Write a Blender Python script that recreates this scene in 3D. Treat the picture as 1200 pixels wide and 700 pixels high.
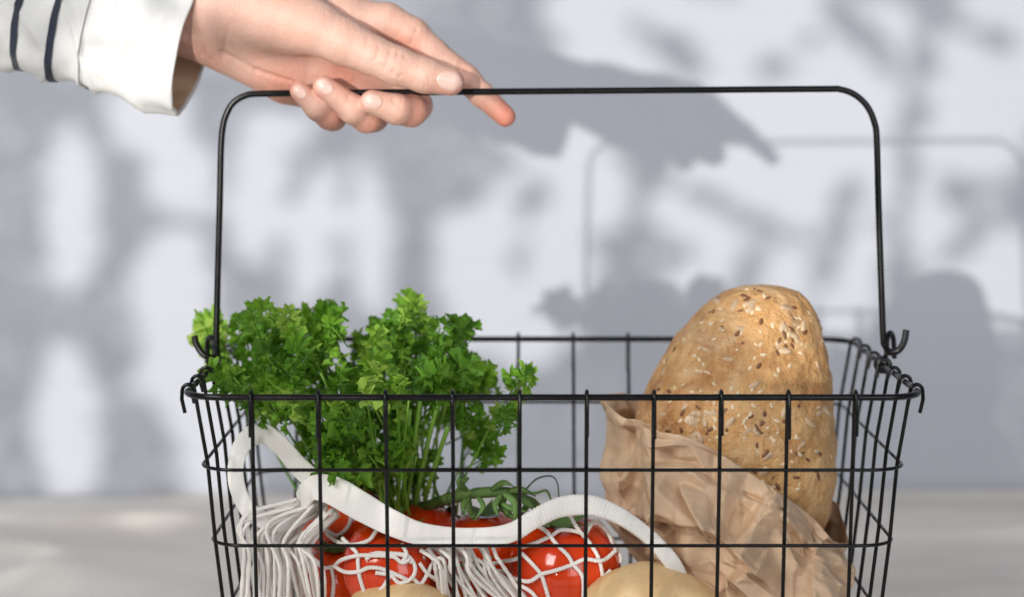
import bpy, bmesh, math, random
import numpy as np
from mathutils import Vector, Matrix, noise
from mathutils.bvhtree import BVHTree
from mathutils.geometry import delaunay_2d_cdt

for o in list(bpy.data.objects): bpy.data.objects.remove(o)
S = bpy.context.scene; COL = S.collection
R = math.radians
rnd = random.Random(7); nrs = np.random.RandomState(5)

# ---------------------------------------------------------------- camera, light, exposure
F = 2417.0; CZ = 0.36; HOR = 93.0; WALL_Y = 1.79
cd = bpy.data.cameras.new('camera'); cam = bpy.data.objects.new('camera', cd); COL.objects.link(cam)
cam.location = (0, 0, CZ); cam.rotation_euler = (R(90), 0, 0)
cd.sensor_width = 36; cd.lens = 36*F/1200; cd.shift_y = -(350-HOR)/1200
cd.clip_start = .02; cd.clip_end = 60
cd.dof.use_dof = True; cd.dof.focus_distance = 1.040; cd.dof.aperture_fstop = 4.5
S.camera = cam
S.view_settings.view_transform = 'Standard'; S.view_settings.look = 'None'
S.view_settings.exposure = 0.0; S.view_settings.gamma = 1
wd = bpy.data.worlds.new('World'); S.world = wd; wd.use_nodes = True
bg = wd.node_tree.nodes['Background']; bg.inputs[0].default_value = (.86, .91, 1, 1); bg.inputs[1].default_value = .172

def area(name, loc, target, size, power, col):
    l = bpy.data.lights.new(name, 'AREA'); l.shape = 'RECTANGLE'; l.size = size[0]; l.size_y = size[1]
    l.energy = power; l.color = col
    o = bpy.data.objects.new(name, l); COL.objects.link(o); o.location = loc
    o.rotation_euler = (Vector(target)-Vector(loc)).to_track_quat('-Z', 'Y').to_euler(); return o
area('window_light', (-1.4, -.55, 1.5), (.0, 1.15, .15), (1.0, 1.0), 39, (1, .975, .94))
area('room_fill_light', (1.1, -1.1, .75), (0, 1.1, .15), (1.3, 1.3), 17, (.95, .97, 1))
SUN_T = Vector((0.0, WALL_Y, .30))
AZ, EL, LD = R(18.0), R(3.9), 12.0
LPOS = SUN_T + LD*Vector((-math.sin(AZ)*math.cos(EL), -math.cos(AZ)*math.cos(EL), math.sin(EL)))
sl = bpy.data.lights.new('sunbeam_light', 'SPOT'); sl.energy = 5200; sl.color = (1, .95, .88)
sl.spot_size = R(6.9); sl.spot_blend = .25; sl.shadow_soft_size = .045
so = bpy.data.objects.new('sunbeam_light', sl); COL.objects.link(so); so.location = LPOS
so.rotation_euler = (SUN_T-LPOS).to_track_quat('-Z', 'Y').to_euler()

# ---------------------------------------------------------------- helpers
def W(px, py, Y):                       # a point of the picture at distance Y in the room
    return Vector(((px-600)*Y/F, Y, CZ-(py-HOR)*Y/F))

def tag(o, label=None, cat=None, group=None, kind=None):
    if label: o['label'] = label
    if cat: o['category'] = cat
    if group: o['group'] = group
    if kind: o['kind'] = kind
    return o
def link(name, me, parent=None, mat=None):
    o = bpy.data.objects.new(name, me); COL.objects.link(o)
    if parent: o.parent = parent; o.matrix_parent_inverse = Matrix.Translation(-parent.location)
    if mat and me is not None and not me.materials: me.materials.append(mat)
    return o
def empty(name, loc):
    o = bpy.data.objects.new(name, None); COL.objects.link(o); o.location = loc; o.empty_display_size = .02
    return o
def mesh(name, V, Fc, smooth=True):
    me = bpy.data.meshes.new(name); me.from_pydata([tuple(map(float, v)) for v in V], [], [tuple(map(int, f)) for f in Fc])
    if smooth: me.polygons.foreach_set('use_smooth', [True]*len(me.polygons))
    me.update(); return me
def grid_faces(nu, nv, wrap=False, off=0):
    Fs = []
    for i in range(nu-1):
        for j in range(nv if wrap else nv-1):
            a = off+i*nv+j; b = off+i*nv+(j+1) % nv
            Fs.append((a, b, b+nv, a+nv))
    return Fs

def catmull(P, n):
    P = [Vector(p) for p in P]
    if len(P) < 3: return [P[0].lerp(P[-1], i/n) for i in range(n+1)]
    Q = [P[0]*2-P[1]] + P + [P[-1]*2-P[-2]]; out = []
    for i in range(1, len(Q)-2):
        a, b, c, d = Q[i-1], Q[i], Q[i+1], Q[i+2]
        for k in range(n):
            t = k/n
            out.append(.5*((2*b)+(c-a)*t+(2*a-5*b+4*c-d)*t*t+(3*b-a-3*c+d)*t**3))
    out.append(P[-1].copy()); return out

def tube_data(P, r, seg=8, closed=False, cap=True):
    """sweep along P; r number or list"""
    n = len(P); V = []; Fs = []
    rr = r if hasattr(r, '__len__') else [r]*n
    T = []
    for i in range(n):
        a = P[(i-1) % n] if (closed or i > 0) else P[0]
        b = P[(i+1) % n] if (closed or i < n-1) else P[-1]
        t = (b-a); T.append(t.normalized() if t.length > 1e-12 else Vector((0, 0, 1)))
    up = Vector((0, 0, 1)) if abs(T[0].z) < .9 else Vector((1, 0, 0))
    N = (up-T[0]*up.dot(T[0])).normalized()
    for i in range(n):
        N = (N-T[i]*N.dot(T[i]))
        N = N.normalized() if N.length > 1e-9 else T[i].orthogonal().normalized()
        B = T[i].cross(N)
        for k in range(seg):
            a = 2*math.pi*k/seg
            V.append(P[i]+(N*math.cos(a)+B*math.sin(a))*rr[i])
    Fs = grid_faces(n, seg, True)
    if closed:
        # match the seam
        b = (n-1)*seg; best = min(range(seg), key=lambda s: (V[b]-V[s]).length)
        for k in range(seg): Fs.append((b+k, b+(k+1) % seg, (k+1+best) % seg, (k+best) % seg))
    elif cap:
        Fs.append(tuple(reversed(range(seg)))); Fs.append(tuple((n-1)*seg+k for k in range(seg)))
    return V, Fs
def tube(name, P, r, mat, parent=None, seg=8, closed=False):
    V, Fs = tube_data(P, r, seg, closed); return link(name, mesh(name, V, Fs), parent, mat)
def round_end(P, r, k=3):               # shrink the radii at both ends
    n = len(P); out = [r]*n
    out[0] = out[-1] = r*.55
    return out

# ---------------------------------------------------------------- materials
class NT:
    def __init__(s, name):
        s.m = bpy.data.materials.new(name); s.m.use_nodes = True; s.t = s.m.node_tree
        s.b = s.t.nodes['Principled BSDF']; s.out = s.t.nodes['Material Output']; s._c = None
    def n(s, ty, **kw):
        x = s.t.nodes.new(ty)
        for k, v in kw.items():
            if k.startswith('i_'): x.inputs[k[2:].replace('_', ' ')].default_value = v
            else: setattr(x, k, v)
        return x
    def l(s, a, b): s.t.links.new(a, b)
    def coord(s):
        if s._c is None: s._c = s.n('ShaderNodeTexCoord')
        return s._c.outputs['Object']
    def noise(s, scale, detail=4, rough=.55, vec=None, dist=0):
        x = s.n('ShaderNodeTexNoise'); x.inputs['Scale'].default_value = scale; x.inputs['Detail'].default_value = detail
        x.inputs['Roughness'].default_value = rough; x.inputs['Distortion'].default_value = dist
        s.l(vec or s.coord(), x.inputs['Vector']); return x.outputs['Fac']
    def ramp(s, fac, stops):
        r = s.n('ShaderNodeValToRGB'); e = r.color_ramp.elements
        while len(e) < len(stops): e.new(.5)
        for q, (p, c) in zip(e, stops): q.position = p; q.color = (*c, 1)
        s.l(fac, r.inputs[0]); return r.outputs[0]
    def mix(s, fac, a, b, mode='MIX'):
        x = s.n('ShaderNodeMix', data_type='RGBA', blend_type=mode)
        for sock, v in ((x.inputs[0], fac), (x.inputs[6], a), (x.inputs[7], b)):
            if isinstance(v, (int, float)): sock.default_value = v
            elif isinstance(v, tuple): sock.default_value = (*v, 1)
            else: s.l(v, sock)
        return x.outputs[2]
    def math(s, op, a, b=0.0):
        x = s.n('ShaderNodeMath', operation=op)
        for sock, v in ((x.inputs[0], a), (x.inputs[1], b)):
            if isinstance(v, (int, float)): sock.default_value = v
            else: s.l(v, sock)
        return x.outputs[0]
    def bump(s, h, strength=.3, dist=.001, prev=None):
        b = s.n('ShaderNodeBump'); b.inputs['Strength'].default_value = strength; b.inputs['Distance'].default_value = dist
        s.l(h, b.inputs['Height'])
        if prev: s.l(prev, b.inputs['Normal'])
        s.l(b.outputs[0], s.b.inputs['Normal']); return b.outputs[0]
    def col(s, c):
        if isinstance(c, tuple): s.b.inputs['Base Color'].default_value = (*c, 1)
        else: s.l(c, s.b.inputs['Base Color'])
    def set(s, **kw):
        for k, v in kw.items(): s.b.inputs[k.replace('_', ' ')].default_value = v
        return s

m = NT('plaster'); f = m.noise(3, 3); m.col(m.ramp(f, [(.3, (.50, .525, .59)), (.7, (.53, .555, .62))])); m.set(Roughness=.85)
m.bump(m.noise(260, 4), .12, .001); WALLM = m.m
m = NT('linen'); v = m.noise(2.2, 5, .6, dist=.6); c1 = m.ramp(v, [(.3, (.74, .69, .64)), (.48, (.84, .79, .74)), (.65, (.90, .87, .83))])
mp = m.n('ShaderNodeMapping'); mp.inputs['Scale'].default_value = (60, 900, 1); m.l(m.coord(), mp.inputs[0]); wv = m.noise(1, 2, .5, mp.outputs[0])
mp2 = m.n('ShaderNodeMapping'); mp2.inputs['Scale'].default_value = (900, 60, 1); m.l(m.coord(), mp2.inputs[0]); wv2 = m.noise(1, 2, .5, mp2.outputs[0])
th = m.math('MULTIPLY', wv, wv2); m.col(m.mix(.12, c1, m.ramp(th, [(.1, (.4, .36, .32)), (.5, (.78, .75, .71))])))
m.set(Roughness=.9); m.bump(th, .4, .0008); LINEN = m.m
m = NT('black_coated_steel'); m.col((.0025, .0026, .003)); m.set(Specular_IOR_Level=.32); f = m.noise(900, 3); m.l(m.ramp(m.noise(60, 3), [(.3, (.20,)*3), (.7, (.32,)*3)]), m.b.inputs['Roughness'])
m.bump(f, .06, .0004); STEEL = m.m

def skin_mat():
    m = NT('skin')
    a = m.n('ShaderNodeAttribute', attribute_name='flush'); fl = a.outputs['Fac']
    n1 = m.noise(45, 4); n2 = m.noise(160, 5, .65)
    base = m.mix(m.math('MULTIPLY', n1, .8), (.68, .46, .375), (.57, .29, .22))
    base = m.mix(m.math('MINIMUM', m.math('MULTIPLY', fl, 1.25), .9), base, (.58, .17, .11))
    base = m.mix(m.math('MULTIPLY', n2, .22), base, (.74, .50, .39))
    base = m.mix(m.ramp(m.noise(24, 3, .6), [(.48, (0,)*3), (.68, (.38,)*3)]), base, (.66, .27, .20)); base = m.mix(m.ramp(m.noise(330, 3, .7), [(.55, (0,)*3), (.75, (.25,)*3)]), base, (.60, .28, .20))
    m.col(base); m.set(Roughness=.5, Subsurface_Weight=.22, Subsurface_Scale=.003); m.b.inputs['Subsurface Radius'].default_value = (1, .36, .18)
    vo = m.n('ShaderNodeTexVoronoi', feature='DISTANCE_TO_EDGE'); vo.inputs['Scale'].default_value = 850; m.l(m.coord(), vo.inputs['Vector'])
    p = m.bump(vo.outputs['Distance'], .25, .0006); p = m.bump(m.noise(110, 5, .65), .45, .0018, p)
    mp = m.n('ShaderNodeMapping'); mp.inputs['Scale'].default_value = (420, 60, 120); mp.inputs['Rotation'].default_value = (0, .5, .1)
    m.l(m.coord(), mp.inputs[0]); m.bump(m.noise(1, 4, .6, mp.outputs[0], .8), .36, .0012, p)
    return m.m
SKIN = skin_mat()
m = NT('nail'); m.col(m.ramp(m.noise(120, 2), [(.3, (.69, .44, .385)), (.7, (.74, .51, .44))])); m.set(Roughness=.3, Subsurface_Weight=.15, Subsurface_Scale=.002, Specular_IOR_Level=.45); NAIL = m.m
def cloth(name, a, b, sc=1400, bs=.35):
    m = NT(name); f = m.noise(30, 4); m.col(m.ramp(f, [(.3, a), (.7, b)])); m.set(Roughness=.85, Sheen_Weight=.2)
    mp = m.n('ShaderNodeMapping'); mp.inputs['Scale'].default_value = (sc, sc, sc*.4); m.l(m.coord(), mp.inputs[0])
    p = m.bump(m.noise(1, 2, .5, mp.outputs[0]), bs, .0004); m.bump(m.noise(55, 4, .55), .35, .003, p); return m.m
COTTON = cloth('white_jersey', (.66, .66, .655), (.71, .71, .705)); CUFF_SHADE = cloth('cuff_inside_shade', (.60, .40, .26), (.66, .46, .31))  # tan inside the cuff: shade and skin bounce put into the colour
NAVY = cloth('navy_stripe', (.018, .024, .042), (.026, .032, .055))
CORD = cloth('cotton_cord', (.86, .81, .76), (.91, .87, .83), 2600, .8)
WEB = cloth('cotton_webbing', (.86, .83, .79), (.91, .88, .85), 1900, .5)
m = NT('woven_strap'); m.col(m.ramp(m.noise(60, 3), [(.3, (.84, .81, .77)), (.7, (.89, .87, .83))])); m.set(Roughness=.85, Sheen_Weight=.2)
al = m.n('ShaderNodeAttribute', attribute_name='along'); w1 = m.math('SINE', al.outputs['Fac']); p = m.bump(w1, .16, .0006)
w2 = m.math('SINE', m.n('ShaderNodeAttribute', attribute_name='across').outputs['Fac']) if False else m.noise(900, 3)
m.bump(w2, .2, .0005, p); WEB = m.m
m = NT('parsley_leaf'); oi = m.n('ShaderNodeObjectInfo'); n = m.noise(90, 4)
c = m.ramp(oi.outputs['Random'], [(.0, (.035, .15, .006)), (.4, (.12, .34, .014)), (.8, (.28, .52, .05)), (1, (.46, .62, .12))])
c = m.mix(n, c, m.mix(.4, c, (.28, .50, .08))); m.col(c); m.set(Roughness=.42)
tr = m.n('ShaderNodeBsdfTranslucent'); m.l(m.mix(.35, c, (.45, .80, .05)), tr.inputs[0]); ms = m.n('ShaderNodeMixShader'); ms.inputs[0].default_value = .35
m.l(m.b.outputs[0], ms.inputs[1]); m.l(tr.outputs[0], ms.inputs[2]); m.l(ms.outputs[0], m.out.inputs[0])
m.bump(m.noise(500, 3), .4, .001); LEAF = m.m
m = NT('parsley_stem'); m.col(m.ramp(m.noise(40, 3), [(.3, (.14, .34, .03)), (.7, (.28, .50, .08))])); m.set(Roughness=.4, Subsurface_Weight=.2, Subsurface_Scale=.002); STEM = m.m
m = NT('vine_green'); m.col(m.ramp(m.noise(120, 4), [(.3, (.045, .11, .018)), (.7, (.13, .22, .05))])); m.set(Roughness=.65); m.bump(m.noise(900, 3), .6, .001); VINE = m.m
m = NT('dry_tendril'); m.col((.06, .05, .03)); m.set(Roughness=.7); DRY = m.m
m = NT('tomato_skin'); f = m.noise(25, 3); oi = m.n('ShaderNodeObjectInfo')
a = m.ramp(f, [(.3, (.60, .022, .003)), (.7, (.74, .055, .004))]); m.col(m.mix(m.math('MULTIPLY', oi.outputs['Random'], .35), a, (.80, .10, .008)))
m.set(Roughness=.15, Subsurface_Weight=.15, Subsurface_Scale=.005, Coat_Weight=.4, Coat_Roughness=.05); m.b.inputs['Subsurface Radius'].default_value = (1, .2, .08)
m.bump(m.noise(700, 2), .02, .0005); TOM = m.m
m = NT('potato_skin'); f = m.noise(28, 5, .6); sp = m.noise(420, 3, .6)
a = m.ramp(f, [(.25, (.72, .47, .22)), (.55, (.80, .57, .30)), (.8, (.84, .64, .38))])
a = m.mix(m.ramp(sp, [(.60, (0,)*3), (.78, (.6,)*3)]), a, (.46, .27, .12)); m.col(a); m.set(Roughness=.5, Subsurface_Weight=.12, Subsurface_Scale=.003)
m.bump(m.noise(160, 3), .10, .0008); POT = m.m
m = NT('crust')
f = m.noise(20, 6, .65, dist=.5); g = m.noise(110, 5, .7); 
a = m.ramp(f, [(.25, (.25, .085, .02)), (.42, (.46, .215, .07)), (.56, (.64, .355, .135)), (.75, (.77, .50, .24))])
a = m.mix(m.ramp(g, [(.40, (.0,)*3), (.75, (.6,)*3)]), a, (.80, .53, .25)); a = m.mix(m.ramp(m.noise(260, 4, .7), [(.62, (0,)*3), (.75, (.6,)*3)]), a, (.33, .15, .05))
a = m.mix(m.ramp(m.noise(38, 5, .65, dist=.8), [(.50, (0,)*3), (.66, (.38,)*3)]), a, (.84, .64, .40))
m.col(a); m.set(Roughness=.55, Subsurface_Weight=.1, Subsurface_Scale=.003)
p = m.bump(m.noise(48, 5, .6, dist=.6), .75, .006); p = m.bump(g, .9, .003, p); m.bump(m.noise(420, 4, .7), .7, .0010, p); CRUST = m.m
def seedm(n_, a, b):
    m = NT(n_); m.col(m.ramp(m.noise(200, 2), [(.3, a), (.7, b)])); m.set(Roughness=.4); return m.m
SUNF = seedm('sunflower_seed', (.50, .34, .20), (.66, .50, .34)); SESA = seedm('sesame_seed', (.70, .54, .34), (.82, .68, .48)); FLAX = seedm('flax_seed', (.13, .05, .02), (.26, .12, .05))
m = NT('kraft_paper'); f = m.noise(9, 4); mp = m.n('ShaderNodeMapping'); mp.inputs['Scale'].default_value = (1, 1, 5); m.l(m.coord(), mp.inputs[0])
fib = m.noise(380, 5, .7, mp.outputs[0]); a = m.ramp(f, [(.3, (.70, .485, .31)), (.7, (.76, .54, .355))])
m.col(m.mix(m.math('MULTIPLY', fib, .5), a, (.78, .57, .40))); m.set(Roughness=.6)
def crumple(sc, st, ds, prev):
    nz = m.n('ShaderNodeTexNoise'); nz.inputs['Scale'].default_value = sc*.6; m.l(m.coord(), nz.inputs['Vector'])
    vm = m.n('ShaderNodeVectorMath', operation='MULTIPLY_ADD'); vm.inputs[1].default_value = (.9/sc,)*3; m.l(nz.outputs['Color'], vm.inputs[0]); m.l(m.coord(), vm.inputs[2])
    vo = m.n('ShaderNodeTexVoronoi', feature='F1'); vo.inputs['Scale'].default_value = sc; m.l(vm.outputs[0], vo.inputs['Vector'])
    return m.bump(vo.outputs['Distance'], st, ds, prev)
p0 = crumple(30, .7, .010, None); p0 = crumple(80, .32, .004, p0)
p = m.bump(fib, .15, .0006, p0)
tr = m.n('ShaderNodeBsdfTranslucent'); tr.inputs[0].default_value = (.60, .38, .2, 1); ms = m.n('ShaderNodeMixShader'); ms.inputs[0].default_value = .12
m.l(m.b.outputs[0], ms.inputs[1]); m.l(tr.outputs[0], ms.inputs[2]); m.l(ms.outputs[0], m.out.inputs[0]); KRAFT = m.m
m = NT('gobo_leaf'); m.col((.06, .14, .03)); m.set(Roughness=.5); GOBO_LEAF = m.m
m = NT('bark'); m.col((.12, .08, .05)); BARK = m.m
m = NT('blind_white'); m.col((.8, .8, .78)); BLIND = m.m

# ---------------------------------------------------------------- setting
def box(name, x0, x1, y0, y1, z0, z1, mat, kind=None, parent=None):
    V = [(x, y, z) for x in (x0, x1) for y in (y0, y1) for z in (z0, z1)]
    Fs = [(0, 1, 3, 2), (4, 6, 7, 5), (0, 4, 5, 1), (2, 3, 7, 6), (0, 2, 6, 4), (1, 5, 7, 3)]
    o = link(name, mesh(name, V, Fs, False), parent, mat)
    if kind: o['kind'] = kind
    return o
box('wall', -3, 3, WALL_Y, WALL_Y+.1, -.9, 2.4, WALLM, 'structure')
box('tabletop', -1.3, 1.3, .35, WALL_Y-.002, -.045, -.004, BARK, 'structure')
def cloth_sheet():
    nu, nv = 260, 170; V = []
    for i in range(nu):
        x = -1.3+2.6*i/(nu-1)
        for j in range(nv):
            y = .35+(WALL_Y-.006-.35)*j/(nv-1)
            z = .0012*noise.noise(Vector((x*5+.3, y*9, 1)))
            d = min(1, max(0, (abs(x-.02)-.19)/.1)+max(0, (y-1.26)/.1)+max(0, (.96-y)/.1))
            r1 = 1-abs(noise.noise(Vector((x*2.2+y*1.4, y*6-x*1.2, 4.4))))*2.2
            z += d*(.013*max(0, r1)**3+.007*noise.noise(Vector((x*4, y*14+x*3, 9))))
            V.append((x, y, max(z, -.003)))
    return mesh('tablecloth', V, [tuple(reversed(q)) for q in grid_faces(nu, nv)])
tag(link('tablecloth', cloth_sheet(), None, LINEN), 'crumpled greyish beige linen cloth spread over the table against the wall', 'tablecloth')

# ---------------------------------------------------------------- wire basket
BX, BY = .0200, 1.110
levels = [(.206, .1800, .1120), (.1697, .1728, .1060), (.1312, .1690, .0985), (.0925, .1640, .0910), (.054, .1590, .0840), (.016, .1540, .0770)]
def rrect(hx, hy, rad, z, n=9):
    P = []
    for cx, cy, a0 in ((hx-rad, -hy+rad, -90), (hx-rad, hy-rad, 0), (-hx+rad, hy-rad, 90), (-hx+rad, -hy+rad, 180)):
        for k in range(n):
            a = R(a0+90*k/(n-1)); P.append(Vector((BX+cx+rad*math.cos(a), BY+cy+rad*math.sin(a), z)))
    return P
basket = tag(empty('wire_basket', (BX, BY, 0)), 'black wire shopping basket with a tall bail handle, standing on the linen cloth', 'basket')
tube('rim', rrect(.180, .112, .020, .206), .00160, STEEL, basket, 12, True)
for z, hx, hy in levels[1:]:
    tube('hoop_wire', rrect(hx, hy, .018, z), .00090, STEEL, basket, 8, True)
WR = .00098
def hx_at(z):
    zs = [l[0] for l in levels][::-1]
    return float(np.interp(z, zs, [l[1] for l in levels][::-1])), float(np.interp(z, zs, [l[2] for l in levels][::-1]))
def wire_path(off, axis):
    """up one side from the bottom, over the rim and down outside as a hook; mirrored"""
    half = []
    rimh = .112 if axis == 'y' else .180
    k = 1 if axis == 'y' else 0
    inner = lambda z: (hx_at(z)[1] if axis == 'y' else hx_at(z)[0]) - .00235
    jit = rnd.uniform(-.003, .003)
    ho = rimh+.0031
    hl = .018 if axis == 'y' else .0095
    half += [(ho-(.0 if axis == 'y' else .0014), .206-hl+jit*.6), (ho+.0002, .206-hl*.45), (ho, .206)]
    for a in (30, 60, 90, 120, 150): half.append((rimh+.0031*math.cos(R(a)), .206+.0031*math.sin(R(a))))
    half += [(rimh-.0031, .206), (rimh-.0048, .196)]
    for z in (.1697, .1312, .0925, .054, .026): half.append((inner(z), z))
    half += [(inner(.016)-.004, .0185), (inner(.016)-.012, .0165 if axis == 'y' else .0145)]
    pts = [Vector((off, BY-d, z)) if axis == 'y' else Vector((BX-d, off, z)) for d, z in half]
    pts += [Vector((off, BY+d, z)) if axis == 'y' else Vector((BX+d, off, z)) for d, z in reversed(half)]
    return pts
for k in range(10):
    tube('upright_wire', wire_path(BX+(k-4.5)*.0325, 'y'), WR, STEEL, basket, 8)
for k in range(-3, 4):
    tube('upright_wire', wire_path(BY+k*.0300, 'x'), WR, STEEL, basket, 8)
# bail handle
HY = BY+.004
def hp(px, py, dy=0): return W(px, py, HY+dy)
HR = .00178
left = [hp(254, 418), hp(253.5, 400), hp(255, 330), hp(257.5, 240), hp(259, 175), hp(261, 150)]
arcL = [hp(265, 135), hp(273, 121), hp(287, 112.5), hp(305, 110)]
top = [hp(380, 109), hp(600, 107.3), hp(800, 105.7), hp(960, 104.5)]
arcR = [hp(985, 105), hp(1003, 112), hp(1017, 126), hp(1025, 145), hp(1027.5, 165)]
right = [hp(1029.5, 240), hp(1032.5, 330), hp(1035, 395), hp(1037, 405)]
hookL = [hp(221, 393, -.004), hp(223.5, 403, -.005), hp(230, 413, -.006), hp(240, 420, -.006), hp(249, 424, -.004)]
hookR = [hp(1043, 413, -.004), hp(1051, 412, -.006), hp(1057, 406, -.006), hp(1060.5, 397, -.005), hp(1062, 387, -.004)]
hookL = [hp(228, 394, -.004), hp(230, 403, -.005), hp(236, 413, -.006), hp(244, 418.5, -.006)]
HP = catmull(hookL+left+arcL+top+arcR+right+hookR, 8)
HT = tube('handle', HP, HR, STEEL, basket, 12)
for sx, pts in ((-1, [(243, 425, .010), (243, 402, .009), (246, 395, .006), (250, 400, .002), (252, 424, -.001)]),
                (1, [(1048, 420, .010), (1047, 398, .009), (1043.5, 390, .006), (1040, 396, .002), (1038.5, 418, -.001)])):
    tube('handle_loop', catmull([hp(a, b, c) for a, b, c in pts], 6), .0014, STEEL, basket, 10)
for sx in (-1, 1):                      # coils where the handle turns on the rim
    for q in range(2):
        c = Vector((BX+sx*.180, HY-.004+.004*q, .206))
        tube('rim_coil', [c+Vector((.0034*math.cos(a), .0008*math.sin(a/2), .0034*math.sin(a))) for a in np.linspace(0, 2*math.pi, 16)[:-1]], .0014, STEEL, basket, 8, True)

# ---------------------------------------------------------------- SDF surface for the hand
def surface_nets(fn, lo, hi, step):
    ax = [np.arange(l, h, step, dtype=np.float32) for l, h in zip(lo, hi)]
    n = [len(a) for a in ax]
    G = np.empty(n, np.float32)
    for s in range(0, n[0], 24):
        X, Y, Z = np.meshgrid(ax[0][s:s+24], ax[1], ax[2], indexing='ij'); G[s:s+24] = fn(X, Y, Z)
    ins = G < 0
    c = np.zeros([k-1 for k in n], np.int8)
    for i in (0, 1):
        for j in (0, 1):
            for k in (0, 1): c += ins[i:n[0]-1+i, j:n[1]-1+j, k:n[2]-1+k]
    act = (c > 0) & (c < 8); idx = np.argwhere(act); vid = -np.ones(act.shape, np.int64); vid[act] = np.arange(len(idx))
    acc = np.zeros((len(idx), 3)); cnt = np.zeros(len(idx))
    cor = [(i, j, k) for i in (0, 1) for j in (0, 1) for k in (0, 1)]
    for a in cor:
        for d in range(3):
            if a[d]: continue
            b = list(a); b[d] = 1
            ga = G[tuple((idx+np.array(a)).T)]; gb = G[tuple((idx+np.array(b)).T)]
            m_ = (ga < 0) != (gb < 0); t = np.where(m_, ga/np.where(ga-gb == 0, 1, ga-gb), 0)
            p = np.tile(np.array(a, float), (len(idx), 1)); p[:, d] += t
            acc[m_] += p[m_]; cnt[m_] += 1
    V = (idx+acc/cnt[:, None])*step+np.array(lo); Fs = []
    for d in range(3):
        sl_a = [slice(1, k-1) for k in n]; sl_a[d] = slice(0, n[d]-1); sl_b = list(sl_a); sl_b[d] = slice(1, n[d])
        A = ins[tuple(sl_a)]; B = ins[tuple(sl_b)]; e = np.argwhere(A != B)
        base = e+np.array([0 if q == d else 1 for q in range(3)]); u, v = (d+1) % 3, (d+2) % 3
        q = []
        for du, dv in ((1, 1), (0, 1), (0, 0), (1, 0)):
            bb = base.copy(); bb[:, u] -= du; bb[:, v] -= dv; q.append(vid[tuple(bb.T)])
        q = np.stack(q, 1); fl = A[tuple(e.T)]; q[~fl] = q[~fl][:, ::-1]; Fs.append(q)
    return V, np.concatenate(Fs)
def cone(X, Y, Z, a, b, ra=None, rb=None):
    ra = a[3]; rb = b[3]; a3 = np.array(a[:3]); d = np.array(b[:3])-a3; L = (d*d).sum()
    t = np.clip(((X-a3[0])*d[0]+(Y-a3[1])*d[1]+(Z-a3[2])*d[2])/L, 0, 1)
    return np.sqrt((X-a3[0]-t*d[0])**2+(Y-a3[1]-t*d[1])**2+(Z-a3[2]-t*d[2])**2)-(ra+(rb-ra)*t)
def smin(a, b, k):
    h = np.maximum(k-np.abs(a-b), 0)/k; return np.minimum(a, b)-h*h*k*.25
def chain(X, Y, Z, P, k=3):
    d = cone(X, Y, Z, P[0], P[1])
    for i in range(1, len(P)-1): d = smin(d, cone(X, Y, Z, P[i], P[i+1]), k)
    return d
# joints as (x, y, depth, radius), lengths in picture units of about 0.46 mm at the handle
THUMB = [(290, 8, 0, 40), (372, 34, -24, 31), (405, 50, -32, 26.5), (440, 66, -38, 23.5), (468, 78, -41, 22), (500, 89, -41, 20), (529, 96, -39, 16.2)]
INDEX = [(400, 22, 30, 26), (452, 24, 26, 22), (482, 40, 24, 20), (505, 62, 23, 18.5), (545, 92, 24, 16.5), (565, 112, 24, 14.5), (592, 137, 21, 12.5)]
MIDDLE = [(415, 55, 40, 26), (470, 100, 40, 21), (486, 124, 22, 19.5), (482, 130, 0, 18.5), (466, 128, -18, 17.5), (438, 119.5, -27, 14.3)]
RING = [(385, 80, 44, 24), (425, 122, 40, 19), (436, 137, 20, 18), (430, 138, 0, 17.5), (415, 128, -16, 16.8), (382, 102, -24, 13.2)]
LITTLE = [(345, 95, 42, 22), (378, 126, 34, 17), (389, 138, 16, 15.5), (386, 137, -2, 14.8), (373, 127, -14, 13.8), (353, 107, -19, 11.3)]
PALM = [((150, 0, 20, 40), (250, 18, 14, 42)), ((170, 20, 14, 36), (250, 38, 14, 38)), ((250, 18, 14, 44), (400, 15, 28, 27)), ((250, 20, 14, 42), (412, 52, 38, 27)), ((255, 36, 18, 36), (383, 80, 42, 25)),
        ((258, 42, 20, 34), (342, 92, 42, 25)), ((275, 58, 22, 30), (330, 96, 36, 26)), ((262, 10, 0, 42), (345, 24, -8, 38)), ((385, 82, 38, 24), (442, 88, 36, 20))]
TENDON = [((200, 42, -19, 6), (262, 44, -14, 7)), ((210, 20, -24, 6), (262, 22, -24, 7))]
def hand_sdf(X, Y, Z):
    palm = None
    for a, b in PALM:
        d = cone(X, Y, Z, a, b); palm = d if palm is None else smin(palm, d, 16)
    for a, b in TENDON: palm = smin(palm, cone(X, Y, Z, a, b), 9)
    tot = smin(palm, chain(X, Y, Z, THUMB[:4], 6), 13); tot = smin(tot, chain(X, Y, Z, THUMB[3:], 5), 2)
    for Fg in (INDEX, MIDDLE, RING, LITTLE):
        tot = np.minimum(tot, smin(palm, cone(X, Y, Z, Fg[0], Fg[1]), 14))
        tot = smin(tot, chain(X, Y, Z, Fg[1:], 5), 2.2)
    # creases: shallow grooves across joints and the palm
    for a, b, dep in CREASE:
        g = cone(X, Y, Z, a, b); tot = tot+1.7*dep*np.exp(-(np.maximum(g, 0)/1.9)**2)
    return tot
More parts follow.
